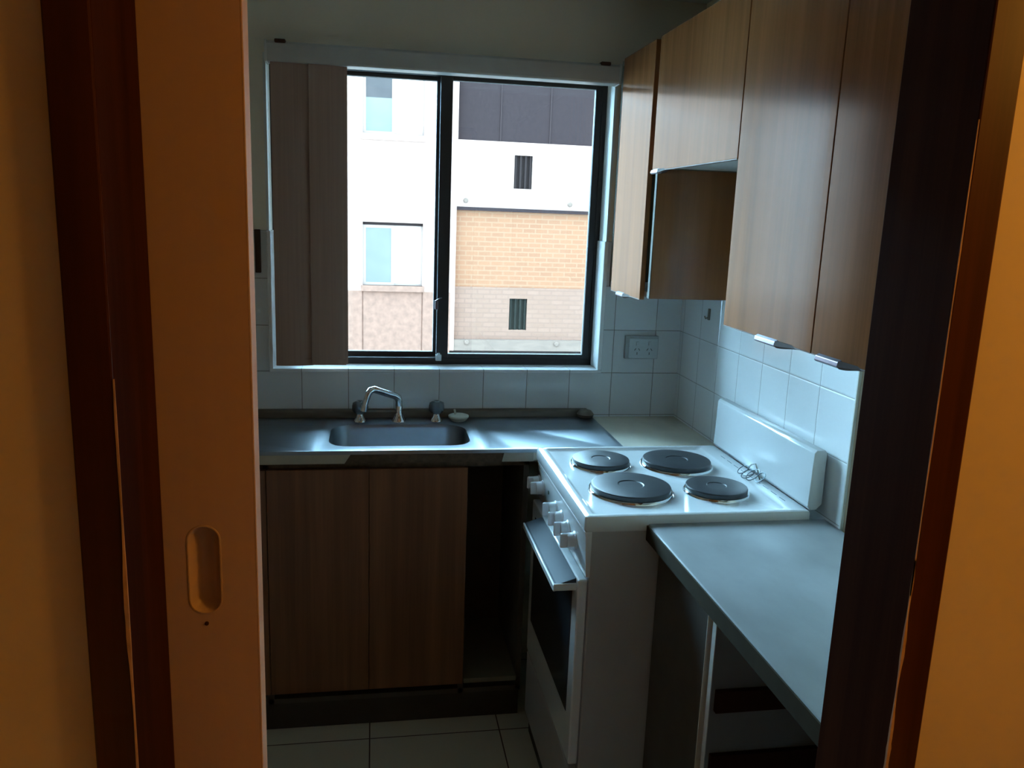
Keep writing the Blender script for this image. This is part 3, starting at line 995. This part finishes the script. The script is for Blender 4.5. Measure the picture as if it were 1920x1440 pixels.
hl = [(win_l[0], win_l[1], .30, 1.400), (win_l[0], win_l[1], 2.88, 3.98)]
obj('rendered_wall', wall_grid(LX0, LX1, .20, 4.25, hl, FYB, FYB + .3), M_RENDER, ab)
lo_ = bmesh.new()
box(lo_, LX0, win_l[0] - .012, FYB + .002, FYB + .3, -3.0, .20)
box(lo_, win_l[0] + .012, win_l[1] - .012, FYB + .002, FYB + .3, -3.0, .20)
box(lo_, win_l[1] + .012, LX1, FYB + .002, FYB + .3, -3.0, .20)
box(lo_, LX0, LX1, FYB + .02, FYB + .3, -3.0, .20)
obj('shaded_roughcast_wall', lo_, M_ROUGHCAST_SHADE, ab)
for (x0, x1, z0, z1) in hl:
    yb = FYB + .10
    xm = (x0 + x1) / 2
    w = bmesh.new()
    box(w, x0, x0 + .055, yb - .03, yb, z0 + .05, z1 - .10)
    box(w, xm - .03, xm + .025, yb - .03, yb, z0 + .05, z1 - .10)
    box(w, x0, xm + .025, yb - .03, yb, z0, z0 + .05)
    box(w, x0, xm + .025, yb - .03, yb, z1 - .10, z1 - .05)
    box(w, xm + .025, x1, yb, yb + .03, z0, z0 + .03)
    box(w, x1 - .03, x1, yb, yb + .03, z0 + .03, z1 - .05)
    fr = obj('window', w, M_WHITEFRAME, ab)
    obj('head_shadow_strip', B((x0, x1, yb - .035, yb + .04, z1 - .05, z1)), M_VENT_SHADOW, fr)  # dark strip standing in for the reveal's shadow
    if z0 < 2:
        obj('pane', B((x0 + .05, xm - .02, yb - .02, yb - .01, z0 + .04, z1 - .09)), M_FARGLASS, fr)
    else:
        obj('pane', B((x0 + .05, xm - .02, yb - .02, yb - .01, z0 + .60, z1 - .09)), M_GREYPANE, fr)
        obj('lower_pane', B((x0 + .05, xm - .02, yb - .02, yb - .01, z0 + .04, z0 + .60)), M_FARGLASS, fr)
    obj('curtain', B((xm + .02, x1 - .02, yb + .06, yb + .08, z0, z1)), M_CURTAIN, fr)
    obj('window_back', B((x0, x1, yb + .15, yb + .2, z0 - .02, z1 + .02)), M_VENT_SHADOW, fr)
    obj('window_ledge', B((x0 - .03, x1 + .03, FYB - .07, FYB + .1, z0 - .10, z0)), M_ROUGHCAST_SHADE if z0 < 2 else M_RENDER, fr)
# right hand part: bands of brick, screen and render, each storey 2.55 m
vents = [(1.405, 1.735, 2.07, 2.65), (1.405, 1.735, -.48, .10)]
yb = FYB + .12
obj('upper_wall', wall_grid(LX1, RXE, 1.72, 2.87, vents[:1], yb, yb + .3), mat('white_render', (0.36, 0.21, 0.165), 0.95, noise=.05), ab)
obj('brick_panel', B((LX1 + .08, RXE, yb + .02, yb + .3, .30, 1.68)), M_BRICKR, ab)
obj('lower_wall', wall_grid(LX1, RXE, -.66, .30, vents[1:], yb, yb + .3), M_BRICKP, ab)
obj('base_wall', B((LX1, RXE, yb + .05, yb + .3, -3.0, -.86)), M_VENT_SHADOW, ab)
obj('side_return', B((LX1 - .005, LX1 + .08, yb - .11, yb + .3, -.86, 4.25)), M_RENDER, ab)
obj('concrete_ledge', B((LX1 + .08, RXE, FYB + .06, yb + .3, 1.66, 1.72)), M_GREYCLAD, ab)
obj('concrete_ledge', B((LX1 + .08, RXE, FYB + .02, yb + .3, -.86, -.66)), M_CONC, ab)
scr_ = bmesh.new()
box(scr_, LX1 + .08, RXE, yb + .02, yb + .3, 2.87, 3.86)
so = obj('grey_screen', scr_, M_GREYCLAD, ab)
m_seam = mat('seam_grey', (0.030, 0.016, 0.015), .8, spec=0.1)
for x in (1.14, 2.03):
    sm = bmesh.new()
    box(sm, x - .012, x + .012, yb + .005, yb + .02, 2.87, 3.86)
    obj('screen_seam', sm, m_seam, so)
obj('top_wall', B((LX1, RXE, yb, yb + .3, 3.86, 4.25)), M_RENDER, ab)
for (x0, x1, z0, z1), m_ in zip(vents, (M_VENT_SHADOW, M_VENTG)):
    v = bmesh.new()
    box(v, x0, x1, yb + .08, yb + .12, z0, z1)
    for k in range(4):
        xx = x0 + .03 + k * (x1 - x0 - .06) / 3
        box(v, xx - .018, xx + .018, yb + .03, yb + .08, z0, z1)
    obj('slot_window', v, m_, ab)
for x, z in ((.55, 1.83), (2.45, 1.83), (.62, -.70), (2.3, -.72)):
    bo = bmesh.new()
    lathe(bo, [(.045, 0), (.045, -.03), (.03, -.04)], (x, yb if z > 0 else FYB + .02, z), 'Y', 12)
    obj('wall_bolt', bo, M_CONC, ab)
struct('ground', B((-14, 14, YT, 16, -3.2, -3.0)), M_GROUND)
